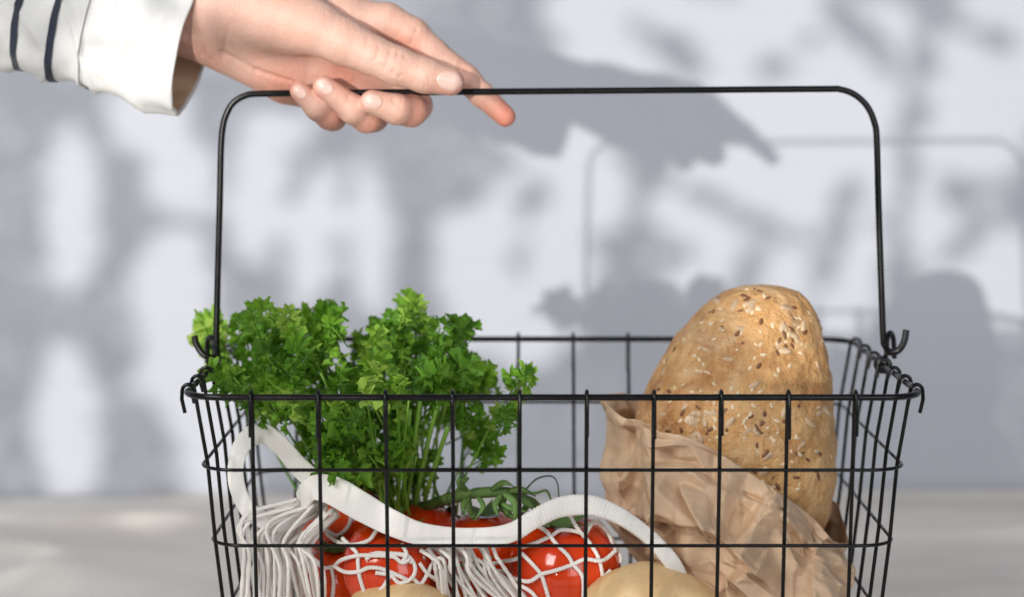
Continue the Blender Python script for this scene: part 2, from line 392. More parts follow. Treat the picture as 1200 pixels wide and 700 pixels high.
CREASE = [((275, 28, -40, .8), (262, 70, -14, .8), .5), ((330, 60, -26, .8), (372, 66, -18, .8), .7), ((372, 66, -18, .8), (412, 84, -4, .8), .9), ((300, 90, -2, .6), (322, 104, 8, .6), .7), ((290, 96, 0, .6), (306, 106, 6, .6), .6), ((436, 44, -56, .5), (430, 70, -58, .5), .5), ((462, 60, -58, .6), (455, 84, -62, .6), 1.0), ((470, 62, -58, .6), (463, 88, -62, .6), 1.1), ((478, 66, -58, .6), (472, 90, -60, .5), .8), ((448, 56, -58, .5), (444, 76, -62, .5), .6),
          ((262, 60, -18, 1), (300, 82, -2, 1), 1.4), ((300, 82, -2, 1), (345, 96, 14, 1), 1.6), ((308, 62, -28, 1), (350, 78, -8, 1), 1.3), ((350, 78, -8, 1), (398, 84, 2, 1), 1.8),
          ((282, 70, -14, .8), (318, 92, 0, .8), 1.0), ((420, 133, -32, .5), (468, 141, -34, .4), .0), ((248, 30, -34, .8), (240, 66, -14, .8), 1.2), ((256, 22, -36, .8), (250, 70, -10, .8), .8),
          ((462, 112, -36, .6), (468, 142, -28, .6), .8), ((412, 112, -32, .6), (404, 136, -26, .6), .8), ((430, 120, -18, .6), (418, 146, -12, .6), .7),
          ((540, 76, 10, .6), (534, 96, 8, .6), .8), ((546, 80, 10, .6), (541, 98, 8, .6), .7), ((488, 34, 6, .6), (478, 58, 6, .6), .9)]
PS = HY/F                               # metres per unit
def H2W(x, y, w): return Vector(((x-600)*PS, HY+w*PS, CZ-(y-HOR)*PS))
person = tag(empty('person', H2W(230, 40, 10)), 'person in a striped white sleeve reaching in from the left to hold the basket handle', 'person')
HV, HF = surface_nets(hand_sdf, (135, -75, -75), (616, 165, 92), 1.7)
def vflush(V):
    fl = np.zeros(len(V))
    for p, s, k in ((INDEX[-1], 26, .9), (INDEX[4], 18, .35), (MIDDLE[-3], 24, .7), (RING[-3], 22, .75), (LITTLE[-3], 20, .8), (THUMB[-1], 22, .35), (THUMB[4], 16, .12), ((470, 60, 0), 26, .5),
                    ((330, 100, 20), 36, .5), ((405, 84, 0), 34, .6), (MIDDLE[-1], 16, .35), (RING[-1], 15, .5), (LITTLE[-1], 15, .5), ((250, 66, 0), 20, .35)):
        d = ((V-np.array(p[:3]))**2).sum(1); fl = np.maximum(fl, k*np.exp(-d/(s*s)))
    return fl
fl = vflush(HV)
hw = [H2W(*p) for p in HV]
hme = mesh('hand', hw, [tuple(reversed(q)) for q in HF.tolist()])
at = hme.attributes.new('flush', 'FLOAT', 'POINT'); at.data.foreach_set('value', fl.astype(np.float32))
hand = link('hand', hme, person, SKIN); hand['label'] = 'left hand with index finger pointing along the handle and three fingers curled'
sm = hand.modifiers.new('smooth', 'SMOOTH'); sm.factor = .5; sm.iterations = 4
bvh = BVHTree.FromPolygons(hw, HF.tolist())
def nail(c, d, wdt, ln, nrm):
    c = Vector(c); d = Vector(d).normalized(); nr = Vector(nrm); nr = (nr-d*nr.dot(d)).normalized(); s = d.cross(nr)
    nu, nv = 15, 13; V = []; c0 = None
    o = c+nr*40; ow = H2W(*o); c0 = (bvh.ray_cast(ow, (H2W(*(o-nr))-ow).normalized())[0]-ow).length
    for i in range(nu):
        v = -1+2*i/(nu-1)
        for j in range(nv):
            u = -1+2*j/(nv-1)
            w_ = (1-abs(v)**(3.4 if v > 0 else 2.8)*.62)
            p = c+d*(v*ln/2)*(1-.16*u*u*(1 if v > 0 else .8))+s*(u*wdt/2*w_)
            o = p+nr*40
            ow = H2W(*o); dw = (H2W(*(o-nr))-ow).normalized()
            hit = bvh.ray_cast(ow, dw)[0]
            if hit and (hit-ow).length > c0+7*PS: hit = ow+dw*(c0+7*PS)
            lift = (.5+.5*(1-u*u)+.4*max(0, v))*PS
            e = max(abs(u), abs(v)); lift -= (1.6*PS if e > .99 else 0)
            V.append((hit if hit else H2W(*p))-dw*lift)
    me = mesh('fingernail', V, grid_faces(nu, nv)); o = link('fingernail', me, hand, NAIL); o.matrix_parent_inverse = Matrix.Translation(-hand.location)
    sm = o.modifiers.new('smooth', 'SMOOTH'); sm.factor = .5; sm.iterations = 2
for a in (((528, 95.5, -45), (1, .20, .02), 25, 31, (0, -.10, -1)), ((438, 119.5, -32), (-1, -.30, -.12), 20, 25, (0, -.22, -1)),
          ((382, 102, -28), (-.66, -.60, -.15), 18, 22.5, (.15, -.2, -1)), ((353.5, 107.5, -22), (-.6, -.7, -.12), 15.5, 19.5, (.05, -.1, -1))): nail(*a)

# sleeve
SA = Vector((-1, -.245, .16)).normalized(); SC = Vector((229, 47, 6))
E1 = Vector((-.245, .97, 0)); E1 = (E1-SA*E1.dot(SA)).normalized(); E2 = SA.cross(E1).normalized()
def slv(s, th, off=0.0):
    """s along the arm from the cuff, th around; E1 is down"""
    a, b = 86.0+off, 58.0+off
    w1 = math.cos(th); w2 = math.sin(th)
    edge = 1.6*noise.noise(Vector((th*1.3, 2.2, 0)))
    x = w1*a*(1+.015*math.sin(3*th+s*.02)); y = w2*b
    # soft folds running round the arm and along it
    q = Vector((s*.012, w1*1.2, w2*1.2)); fo = 8*noise.noise(q)+4.5*noise.noise(q*2.7+Vector((3, 1, 1)))
    rd = 1-abs(noise.noise(Vector((s*.022+w1*.9, w2*1.1+w1, 5.5))))*2; fo += 6.0*max(0, rd)**4*min(1, s/60)
    if s > 112: fo += 2.5*math.exp(-((s-112)/10)**2)-1.0
    x += fo*w1; y += fo*w2
    return SC+SA*(s+edge)+E1*x+E2*y
def sleeve_patch(name, s0, s1, ns, off, mat, parent, thick=None, nt=120):
    V = []
    for i in range(ns):
        s = s0+(s1-s0)*i/(ns-1)
        for j in range(nt): V.append(H2W(*slv(s, 2*math.pi*j/nt, off)))
    Fs = grid_faces(ns, nt, True)
    if thick:                            # turned-in edge and inner face
        V2 = []
        for i in range(ns):
            s = s0+(s1-s0)*i/(ns-1)
            for j in range(nt): V2.append(H2W(*slv(s, 2*math.pi*j/nt, off-thick)))
        n0 = len(V); V += V2; Fs += [tuple(reversed(q)) for q in grid_faces(ns, nt, True, n0)]
        for j in range(nt): Fs.append((j, n0+j, n0+(j+1) % nt, (j+1) % nt))
    return link(name, mesh(name, V, Fs), parent, mat)
sleeve = sleeve_patch('sleeve', 108, 520, 130, -1.0, COTTON, person)
sleeve['label'] = 'white jersey sleeve with two narrow navy stripes'
cuff = sleeve_patch('cuff', 0, 112, 50, 1.6, COTTON, sleeve, 3.5); cuff['label'] = 'wide plain white cuff'
sleeve_patch('cuff_inside_shade', 3, 250, 40, -3.4, CUFF_SHADE, sleeve)  # inner face of the white sleeve, its warm shade painted in
for s0, wd_ in ((150, 8.5), (196, 8.5)): sleeve_patch('stripe', s0, s0+wd_, 6, .15, NAVY, sleeve)
V = [H2W(*slv(118+.0*j, 2*math.pi*j/120, 1.2)) for j in range(120)]
tube('cuff_seam', V, .0009, COTTON, sleeve, 6, True)

# ---------------------------------------------------------------- bread
bread = tag(empty('bread_loaf', W(880, 690, 1.125)), 'seeded golden brown loaf standing on end in the crumpled paper bag', 'bread')
tab = [(333, 893, 893), (336, 866, 917), (342, 848, 936), (352, 832, 947), (370, 812, 957), (392, 791, 963), (420, 774, 970), (450, 759, 975), (485, 745, 979), (520, 738, 981), (560, 738, 980), (600, 748, 973), (640, 770, 957), (665, 795, 935), (680, 822, 905), (686, 862, 862)]
ty = np.array([t[0] for t in tab], float); tl = np.array([t[1] for t in tab], float); tr_ = np.array([t[2] for t in tab], float)
BRY = 1.118
def bread_pt(t, th):
    y = 509.5-176.5*math.cos(t); l = np.interp(y, ty, tl); r = np.interp(y, ty, tr_)
    c = (l+r)/2; h = (r-l)/2; dr = min(h, 200)*.80
    lump = 1+.035*noise.noise(Vector((math.cos(th)*1.6, math.sin(th)*1.6, y*.012)))+.026*noise.noise(Vector((math.cos(th)*4, math.sin(th)*4, y*.035)))+.018*noise.noise(Vector((math.cos(th)*10, math.sin(th)*10, y*.09)))+.009*noise.noise(Vector((math.cos(th)*24, math.sin(th)*24, y*.2)))-.02*max(0, .22-abs(noise.noise(Vector((math.cos(th)*3+5, math.sin(th)*3, y*.03)))))*2
    return W(c+h*math.cos(th)*lump, y, BRY)+Vector((0, -dr*math.sin(th)*lump*.000463, 0))
nu, nv = 170, 260; BV = [bread_pt(.004+(math.pi-.008)*i/(nu-1), 2*math.pi*j/nv) for i in range(nu) for j in range(nv)]
BF = grid_faces(nu, nv, True); BF.append(tuple(range(nv))); BF.append(tuple(reversed(range((nu-1)*nv, nu*nv))))
bme = mesh('crust', BV, BF); crust = link('crust', bme, bread, CRUST)
sm = crust.modifiers.new('smooth', 'SMOOTH'); sm.factor = .5; sm.iterations = 3
bb = BVHTree.FromPolygons(BV, BF)
def seed_mesh(name, L, w_, h, mat):
    V = []; nu_, nv_ = 7, 8
    for i in range(nu_):
        t = math.pi*i/(nu_-1)
        for j in range(nv_):
            p = 2*math.pi*j/nv_; tp = 1-.35*(1-math.cos(t))/2
            V.append((L/2*math.cos(t), w_/2*math.sin(t)*math.cos(p)*tp, h/2*math.sin(t)*math.sin(p)*tp))
    me = mesh(name, V, grid_faces(nu_, nv_, True)); me.materials.append(mat); return me
SM = [seed_mesh('sunflower_seed', .0075, .0036, .0024, SUNF), seed_mesh('sesame_seed', .0030, .0019, .0012, SESA), seed_mesh('flax_seed', .0042, .0024, .0013, FLAX)]
cl = [(rnd.uniform(760, 975), rnd.uniform(345, 600), rnd.uniform(12, 32)) for _ in range(16)]+[(880, 500, 24), (870, 470, 24), (918, 400, 20), (930, 392, 14), (815, 420, 22), (850, 380, 24), (885, 345, 20), (820, 470, 25)]
cnt = 0
while cnt < 290:
    if rnd.random() < .66:
        c = rnd.choice(cl); px, py = rnd.gauss(c[0], c[2]*.6), rnd.gauss(c[1], c[2]*.6)
    else: px, py = rnd.uniform(740, 980), rnd.uniform(335, 610)
    o = Vector((0, 0, CZ)); tgt = W(px, py, 1.12); hit, nr, _, _ = bb.ray_cast(o, (tgt-o).normalized())
    if hit is None: continue
    if nr.y > 0: nr = -nr
    k = rnd.choices((0, 1, 2), (.22, .48, .30))[0]
    s = bpy.data.objects.new('seed', SM[k]); COL.objects.link(s); s.parent = bread
    s.matrix_parent_inverse = Matrix.Translation(-bread.location)
    q = nr.to_track_quat('Z', 'X').to_matrix() @ Matrix.Rotation(rnd.uniform(0, 6.28), 3, 'Z') @ Matrix.Rotation(rnd.uniform(-.3, .3), 3, 'Y')
    s.location = hit-nr*(.0003 if k else .0008); s.rotation_euler = q.to_euler(); sc = rnd.uniform(.9, 1.4); s.scale = (sc, sc, sc); cnt += 1

# ---------------------------------------------------------------- paper bag
def facet_field(npts, nu, nv, seed, stretch=1.0):
    """piecewise flat height field over (u wraps, v), from a random triangulation"""
    r = random.Random(seed); pts = []; hs = []
    base = [(r.random(), r.uniform(-.05, 1.05), r.uniform(-1, 1)) for _ in range(npts)]
    for u, v, h in base:
        for s in (-1, 0, 1):
            if -.35 < u+s < 1.35: pts.append(Vector((u+s, v*stretch))); hs.append(h)
    for u in (-.5, 1.5):
        for v in (-.6, 1.6): pts.append(Vector((u, v*stretch))); hs.append(0)
    res = delaunay_2d_cdt(pts, [], [], 0, 1e-7); vs = res[0]; tri = res[2]; orig = res[3]
    U, Vv = np.meshgrid(np.arange(nu)/nu, np.linspace(0, 1, nv)*stretch, indexing='ij'); Z = np.zeros((nu, nv))
    hh = [hs[o[0]] if o else 0 for o in orig]
    for t in tri:
        a, b, c = (vs[i] for i in t); d = (b.y-c.y)*(a.x-c.x)+(c.x-b.x)*(a.y-c.y)
        if abs(d) < 1e-12: continue
        l1 = ((b.y-c.y)*(U-c.x)+(c.x-b.x)*(Vv-c.y))/d; l2 = ((c.y-a.y)*(U-c.x)+(a.x-c.x)*(Vv-c.y))/d; l3 = 1-l1-l2
        mk = (l1 >= -1e-6) & (l2 >= -1e-6) & (l3 >= -1e-6)
        Z[mk] = (l1*hh[t[0]]+l2*hh[t[1]]+l3*hh[t[2]])[mk]
    return Z
NU, NV = 420, 230
f1 = facet_field(46, NU, NV, 3, .32); f2 = facet_field(150, NU, NV, 11, .32); f3 = facet_field(520, NU, NV, 21, .32); t1 = facet_field(60, NU, NV, 31, .32)
BGY = 1.112
# around: angle 0 = right, 90 = back, 180 = left, 270 = front
an = np.array([0, 40, 90, 140, 180, 205, 225, 250, 280, 300, 325, 345, 360.]); op = np.array([628, 600, 520, 470, 470, 473, 480, 500, 540, 562, 603, 622, 628.])
FOLDS = [([(898, 561), (861, 614), (877, 631)], .010, 42, 7), ([(877, 631), (857, 648), (886, 676), (917, 679), (950, 679)], .011, 34, 5), ([(768, 588), (828, 587), (861, 616)], .010, 40, 5),
         ([(722, 488), (729, 512), (724, 560), (722, 600)], .007, 20, 10), ([(756, 480), (757, 540), (752, 585)], .004, 26, 6), ([(769, 588), (792, 598), (788, 628), (817, 674)], -.011, 12, 14), ([(920, 580), (949, 620), (966, 612), (994, 630)], .009, 16, 8),
         ([(951, 626), (948, 680)], .009, 30, 5), ([(800, 518), (850, 545), (898, 562)], .005, 30, 30), ([(850, 545), (835, 590)], .004, 18, 4), ([(800, 640), (850, 690)], .006, 28, 8), ([(900, 600), (915, 660)], -.004, 14, 8), ([(960, 640), (985, 690)], .006, 12, 12)]
def folds(x, y):
    t = 0.0
    for pl, h, wa, wb in FOLDS:
        best = 1e9; sg = 1; e = 1
        for (ax_, ay), (bx, by) in zip(pl, pl[1:]):
            dx, dy = bx-ax_, by-ay; q = ((x-ax_)*dx+(y-ay)*dy)/(dx*dx+dy*dy); qc = min(1, max(0, q)); d = math.hypot(x-ax_-dx*qc, y-ay-dy*qc)
            if d < best: best = d; sg = (x-ax_)*dy-(y-ay)*dx
        t += h*max(0, 1-best/(wa if sg > 0 else wb))
    return t
PV = []
for i in range(NU):
    th = 2*math.pi*i/NU; dg = math.degrees(th); o_ = float(np.interp(dg, an, op))
    for j in range(NV):
        v = j/(NV-1); y = o_+(832-o_)*v**1.0
        cx = float(np.interp(y, [470, 560, 640, 700, 760, 832], [848, 848, 864, 880, 890, 893])); hw_ = float(np.interp(y, [470, 560, 600, 640, 700, 760, 832], [123, 134, 133, 119, 104, 92, 84]))
        dr = float(np.interp(y, [470, 560, 640, 700, 832], [.050, .056, .058, .054, .044]))
        c, s = math.cos(th), math.sin(th)
        n_ = 2.6; k = (abs(c)**n_+abs(s)**n_)**(-1/n_)
        rad = 1+.13*f1[i, j]+.17*f2[i, j]+.06*f3[i, j]
        # a big flap fold across the front
        rad *= 1+.05*max(0, 1-abs(v-.28-.15*math.sin(th*2))/.07)
        y2 = y+9*t1[i, j]*min(1, .45+v*3)+7*f2[(i+40) % NU, j]
        p = W(cx+hw_*c*k*rad, y2, BGY); p.y += dr*s*k*rad
        if s < .25: p.y -= folds(600+p.x*F/p.y, y2)*min(1, (.25-s)*2)
        PV.append(p)
PF = []
for i in range(NU):
    for j in range(NV-1):
        a = i*NV+j; b = ((i+1) % NU)*NV+j; PF.append((a, b, b+1, a+1))
PF.append(tuple(i*NV+NV-1 for i in range(NU)))
# keep the loaf inside and the wires outside
zmin = .0185
for p in PV:
    if p.z < zmin: p.z = zmin
    hx_, hy_ = hx_at(max(p.z, .016)); lim = BY-hy_+.006
    if p.y < lim: p.y = lim+(lim-p.y)*.15
    if p.x > BX+hx_-.006: p.x = BX+hx_-.006
pme = mesh('paper_bag', PV, PF)
pbag = link('paper_bag', pme, None, KRAFT); tag(pbag, 'crumpled brown kraft paper bag holding the seeded loaf', 'paper bag')
so_ = pbag.modifiers.new('solid', 'SOLIDIFY'); so_.thickness = .0003; so_.offset = 0

# ---------------------------------------------------------------- potatoes, tomatoes
def potato(c, ax, label, seed, rot=0.0):
    V = []; nu, nv = 34, 44
    for i in range(nu):
        t = math.pi*i/(nu-1)
        for j in range(nv):
            p = 2*math.pi*j/nv; d = Vector((math.cos(t), math.sin(t)*math.cos(p), math.sin(t)*math.sin(p)))
            q = 1+.10*noise.noise(d*1.3+Vector((seed, 0, 0)))+.02*noise.noise(d*5+Vector((seed, 3, 0)))
            for e in range(4):
                ed = Vector((math.sin(seed*7+e*2.1), math.cos(seed*3+e*1.7), math.sin(seed+e*4.3))).normalized()
                q -= .035*math.exp(-((d-ed).length/.10)**2)
            V.append(Vector((d.x*ax[0], d.y*ax[1], d.z*ax[2]))*q)
    o = link('potato', mesh('potato', V, grid_faces(nu, nv, True)), None, POT); o.location = c; o.rotation_euler = (.2*math.sin(seed), rot, .3*math.cos(seed))
    return tag(o, label, 'potato', 'loose potatoes in the basket')
potato(W(762, 722, 1.046), (.036, .026, .027), 'larger pale yellow potato in front of the paper bag', 1.3, .12)
potato(W(470, 727, 1.046), (.030, .023, .0205), 'smaller potato showing only its top below the left tomatoes', 4.1, .05)
potato(Vector((.065, 1.062, .045)), (.038, .024, .025), 'potato lying on the basket floor under the right-hand potato', 6.2)
potato(Vector((-.05, 1.062, .042)), (.036, .023, .024), 'potato lying on the basket floor under the left-hand potato', 8.2)
for k, (x, y) in enumerate(((-.005, 1.075), (-.105, 1.08), (.0, 1.135), (-.09, 1.14))):
    potato(Vector((x, y, .043)), (.026, .023, .025), ('potato on the basket floor below the middle tomatoes', 'potato on the basket floor near its left end', 'potato on the basket floor behind the middle ones', 'potato on the basket floor under the parsley stems')[k], 10+k)
TS = []
def tomato(px, py, Y, rpx, label, sq=.90, tilt=(0, 0)):
    r = rpx*Y/F; c = W(px, py, Y); V = []; nu, nv = 30, 40
    for i in range(nu):
        t = math.pi*i/(nu-1)
        for j in range(nv):
            p = 2*math.pi*j/nv; st = math.sin(t)
            q = 1+.022*math.cos(5*p+px)*st; z = math.cos(t)*sq
            dip = .16*math.exp(-(st/.33)**2)*(1 if z > 0 else .4)
            V.append((st*math.cos(p)*q*r, st*math.sin(p)*q*r, (z-dip*(1 if z > 0 else -1))*r))
    e = tag(empty('tomato', c), label, 'tomato', 'ripe red tomatoes in the string bag'); e.rotation_euler = (tilt[0], tilt[1], 0)
    o = bpy.data.objects.new('fruit', mesh('fruit', V, grid_faces(nu, nv, True))); o.data.materials.append(TOM); COL.objects.link(o); o.parent = e
    # calyx: five narrow curled sepals
    V = []; Fs = []
    for k in range(6):
        a0 = k*math.pi/3+px; L = r*rnd.uniform(.5, .75)
        for i in range(7):
            s = i/6; wd_ = .15*r*math.sin(math.pi*min(1, s*.85+.15))*(1-s*.5)
            for sd in (-1, 1):
                rr = s*L; zz = (sq-.14*math.exp(-((rr/r)/.33)**2)-.45*(rr/r)**2)*r+.0006+.25*r*s*s*s
                V.append((rr*math.cos(a0)-sd*wd_*math.sin(a0), rr*math.sin(a0)+sd*wd_*math.cos(a0), zz))
            if i: b = len(V)-4; Fs.append((b, b+1, b+3, b+2))
    cx_ = bpy.data.objects.new('calyx', mesh('calyx', V, Fs)); cx_.data.materials.append(VINE); COL.objects.link(cx_); cx_.parent = e
    TS.append((c, r)); return e
tomato(662, 664, 1.072, 66, 'plump tomato wrapped in netting at the right end of the string bag', .92, (.2, -.1))
tomato(458, 664, 1.066, 58, 'orange-red tomato under netting at the left, above the small potato', .95, (.3, .1))
tomato(500, 642, 1.118, 54, 'tomato with a smooth bare top behind the middle of the strap', .98, (-.3, .6))
tomato(403, 612, 1.120, 52, 'leftmost tomato, its dark top just below the parsley', .95, (-.2, .3))
tomato(570, 644, 1.116, 50, 'tomato directly beneath the green vine', .95, (.1, 0))
tomato(392, 678, 1.085, 42, 'tomato half hidden behind the loose white cords', .95, (.2, 0))
tomato(560, 702, 1.080, 44, 'lower tomato behind the bundle of white cords', .95, (.2, 0))

vine = tag(empty('tomato_vine', W(570, 600, 1.10)), 'green tomato vine stalks lying over the tomatoes behind the strap', 'vine')
def vtube(pts, r, mat=VINE, name='stalk', parent=vine, taper=.6):
    P = catmull([W(a, b, c) for a, b, c in pts], 6); n = len(P)
    return tube(name, P, [r*(1+(taper-1)*i/(n-1))*(1+(.45 if r > .002 else .15)*noise.noise(Vector((i*.42, r*900, 0)))) for i in range(n)], mat, parent, 8)
vtube([(488, 598, 1.12), (515, 588, 1.10), (545, 580, 1.085), (575, 577, 1.08), (600, 578, 1.08), (625, 590, 1.085), (640, 605, 1.085)], .0034)
vtube([(545, 580, 1.085), (550, 596, 1.08), (556, 607, 1.075)], .0024)
vtube([(590, 577, 1.08), (588, 592, 1.075), (597, 604, 1.072)], .0026)
vtube([(597, 604, 1.072), (612, 612, 1.07), (626, 616, 1.072)], .0014)
vtube([(602, 578, 1.08), (618, 590, 1.075), (606, 605, 1.07)], .0023)
vtube([(530, 585, 1.09), (540, 570, 1.09), (549, 560, 1.09)], .0014)
vtube([(515, 588, 1.10), (508, 560, 1.11), (514, 530, 1.12)], .0010)
def blade(pts, wpx, mat):
    P = catmull([W(*p) for p in pts], 6); n = len(P); V = []
    for i, p in enumerate(P):
        T = (P[min(n-1, i+1)]-P[max(0, i-1)]).normalized(); sd = T.cross(Vector((0, -1, .5))).normalized(); u = i/(n-1)
        w_ = wpx*.00045*math.sin(math.pi*min(1, .12+u*.88))**.7*(1-.55*u)
        for q, lift in ((-1, 0), (0, -.0006), (1, 0)): V.append(p+sd*w_*q+Vector((0, lift, 0)))
    o = link('sepal', mesh('sepal', V, grid_faces(n, 3)), vine, mat); so_ = o.modifiers.new('solid', 'SOLIDIFY'); so_.thickness = .0006
m = NT('sepal_green'); m.col(m.ramp(m.noise(150, 3), [(.3, (.11, .22, .05)), (.7, (.20, .36, .10))])); m.set(Roughness=.6); SEP = m.m
for pts, w_, mt in (([(548, 575, 1.078), (538, 566, 1.072), (541, 554, 1.074)], 5, VINE), ([(552, 582, 1.078), (543, 592, 1.07), (546, 606, 1.066)], 5, VINE), ([(560, 582, 1.078), (566, 594, 1.068), (556, 610, 1.064)], 4, SEP),
                     ([(588, 580, 1.076), (580, 592, 1.068), (584, 606, 1.064)], 4.5, SEP), ([(590, 578, 1.076), (602, 588, 1.066), (604, 606, 1.062), (600, 614, 1.064)], 5, SEP), ([(596, 575, 1.076), (612, 574, 1.07), (628, 582, 1.07)], 5, VINE),
                     ([(588, 590, 1.07), (604, 598, 1.064), (622, 600, 1.064)], 4, SEP), ([(575, 575, 1.078), (590, 566, 1.074), (602, 570, 1.072)], 5, VINE), ([(608, 584, 1.076), (622, 592, 1.068), (634, 606, 1.068)], 5, VINE)): blade(pts, w_, mt)
vtube([(600, 584, 1.085), (612, 578, 1.085), (628, 562, 1.085), (645, 558, 1.088), (653, 566, 1.09), (655, 584, 1.09)], .00055, DRY, 'tendril')
vtube([(613, 577, 1.085), (628, 578, 1.083), (640, 575, 1.083), (646, 586, 1.083)], .0009, VINE, 'tendril')

# ---------------------------------------------------------------- string bag
sbag = tag(empty('string_bag', W(520, 690, 1.07)), 'white cotton string bag with a flat woven strap draped over the tomatoes', 'string bag')
def front_y(px, py, rc, default):
    d = W(px, py, 1)-Vector((0, 0, CZ)); o = Vector((0, 0, CZ)); best = None
    for c, r in TS:
        R_ = r+rc; oc = o-c; a = d.dot(d); b = oc.dot(d); q = b*b-a*(oc.dot(oc)-R_*R_)
        if q > 0:
            t = (-b-math.sqrt(q))/a
            if best is None or t < best: best = t
    return best if best else default
def cord(pts, rad=.00105, default=1.075, depth=None, name='cord', wig=0):
    P2 = catmull([Vector((a, b, 0)) for a, b in pts], 7)
    if depth is None:
        ys = np.array([front_y(p.x, p.y, rad*.8, default) for p in P2]); o_ = ys; pd = np.pad(ys, 3, 'edge')
        mn = np.min([pd[i:i+len(ys)] for i in range(7)], 0); ys = np.minimum(np.convolve(np.pad(mn, 2, 'edge'), np.ones(5)/5, 'valid'), o_)
    else: ys = np.interp(np.linspace(0, 1, len(P2)), np.linspace(0, 1, len(depth)), depth)
    P = [W(p.x, p.y, y) for p, y in zip(P2, ys)]
    # rope lay: slight radius ripple
    Q = catmull(P, 2); rr = [rad*(1+.10*math.sin(i*1.9)) for i in range(len(Q))]
    return tube(name, Q, rr, CORD, sbag, 8)
z6 = lambda L: [(440+a/3.5, 500+b/3.5) for a, b in L]
z5 = lambda L: [(200+a/3.182, 480+b/3.182) for a, b in L]
for L in ([(650, 400), (700, 430), (740, 480), (790, 530), (810, 565), (850, 620), (852, 720)], [(720, 450), (760, 425), (820, 430), (862, 448)], [(795, 360), (830, 420), (880, 480), (915, 540), (935, 620)],
          [(600, 495), (650, 480), (720, 450)], [(600, 520), (640, 560), (680, 605)], [(680, 605), (740, 590), (805, 568), (860, 545), (930, 550), (985, 510)], [(680, 605), (695, 650), (715, 720)],
          [(520, 620), (570, 625), (630, 635), (680, 605)], [(850, 705), (895, 662), (935, 620), (965, 590)], [(590, 650), (640, 680), (680, 730)], [(870, 400), (915, 398), (955, 440), (985, 510)], [(470, 565), (530, 553), (580, 542), (605, 520)],
          [(480, 590), (540, 600), (560, 622)], [(905, 380), (950, 430), (1000, 520), (1005, 560)], [(860, 448), (880, 410), (900, 385)],
          [(-40, 545), (0, 520), (50, 522), (110, 528), (150, 560)], [(60, 520), (130, 530), (162, 575), (150, 620), (100, 642), (60, 610), (0, 600)], [(60, 610), (30, 660), (-10, 690)], [(180, 560), (210, 600), (260, 640), (300, 700)], [(240, 530), (280, 580), (320, 640), (330, 720)],
          [(150, 620), (185, 645), (215, 600), (235, 565), (262, 600), (280, 660)], [(250, 560), (300, 590), (290, 650), (310, 700)]): cord(z6(L))
for L in ([(575, 445), (620, 470), (660, 440), (675, 400)], [(570, 440), (600, 480), (660, 505), (735, 490), (768, 450)], [(610, 585), (640, 560), (700, 545), (760, 545), (830, 550), (862, 572), (890, 560)],
          [(610, 585), (650, 606), (700, 605), (740, 590), (790, 595), (850, 620), (890, 640)], [(698, 560), (702, 610), (715, 660), (735, 710)], [(600, 590), (608, 650), (600, 720)],
          [(530, 560), (570, 590), (610, 585)], [(640, 480), (690, 530), (700, 560)], [(860, 500), (880, 540), (862, 572)]): cord(z5(L))
for i in range(48):                     # loose bundle of cords at the left
    u = (i % 34)/33 if i < 34 else rnd.uniform(-.25, .5); a = rnd.uniform(-4, 4)
    sx_ = 352+42*u+rnd.uniform(-6, 6); s_ = (sx_, 588+rnd.uniform(-6, 14)+10*u)
    m1 = (300+62*u+rnd.uniform(-7, 7), 618+22*u+a*2+rnd.uniform(-8, 8)); m2 = (304+70*u+rnd.uniform(-6, 6), 662+rnd.uniform(-10, 10)); e_ = (306+82*u+rnd.uniform(-12, 12), 735)
    d0 = 1.065+rnd.uniform(-.012, .016); cord([s_, m1, m2, e_], .0010, depth=[d0+.004, d0-.004, d0-.006, d0])
for i in range(30):                     # bundle running down under the strap
    u = i/29
    s_ = (492+80*u+rnd.uniform(-8, 8), 640+rnd.uniform(-3, 6)); m1 = (502+84*u+rnd.uniform(-10, 10), 668+rnd.uniform(-8, 8)); e_ = (520+110*u+rnd.uniform(-14, 14), 702+rnd.uniform(-3, 22))
    d0 = 1.05+rnd.uniform(-.007, .008); cord([s_, ((s_[0]+m1[0])/2+rnd.uniform(-6, 6), 654), m1, e_], .0010, depth=[d0, d0-.003, d0-.003, d0+.004])
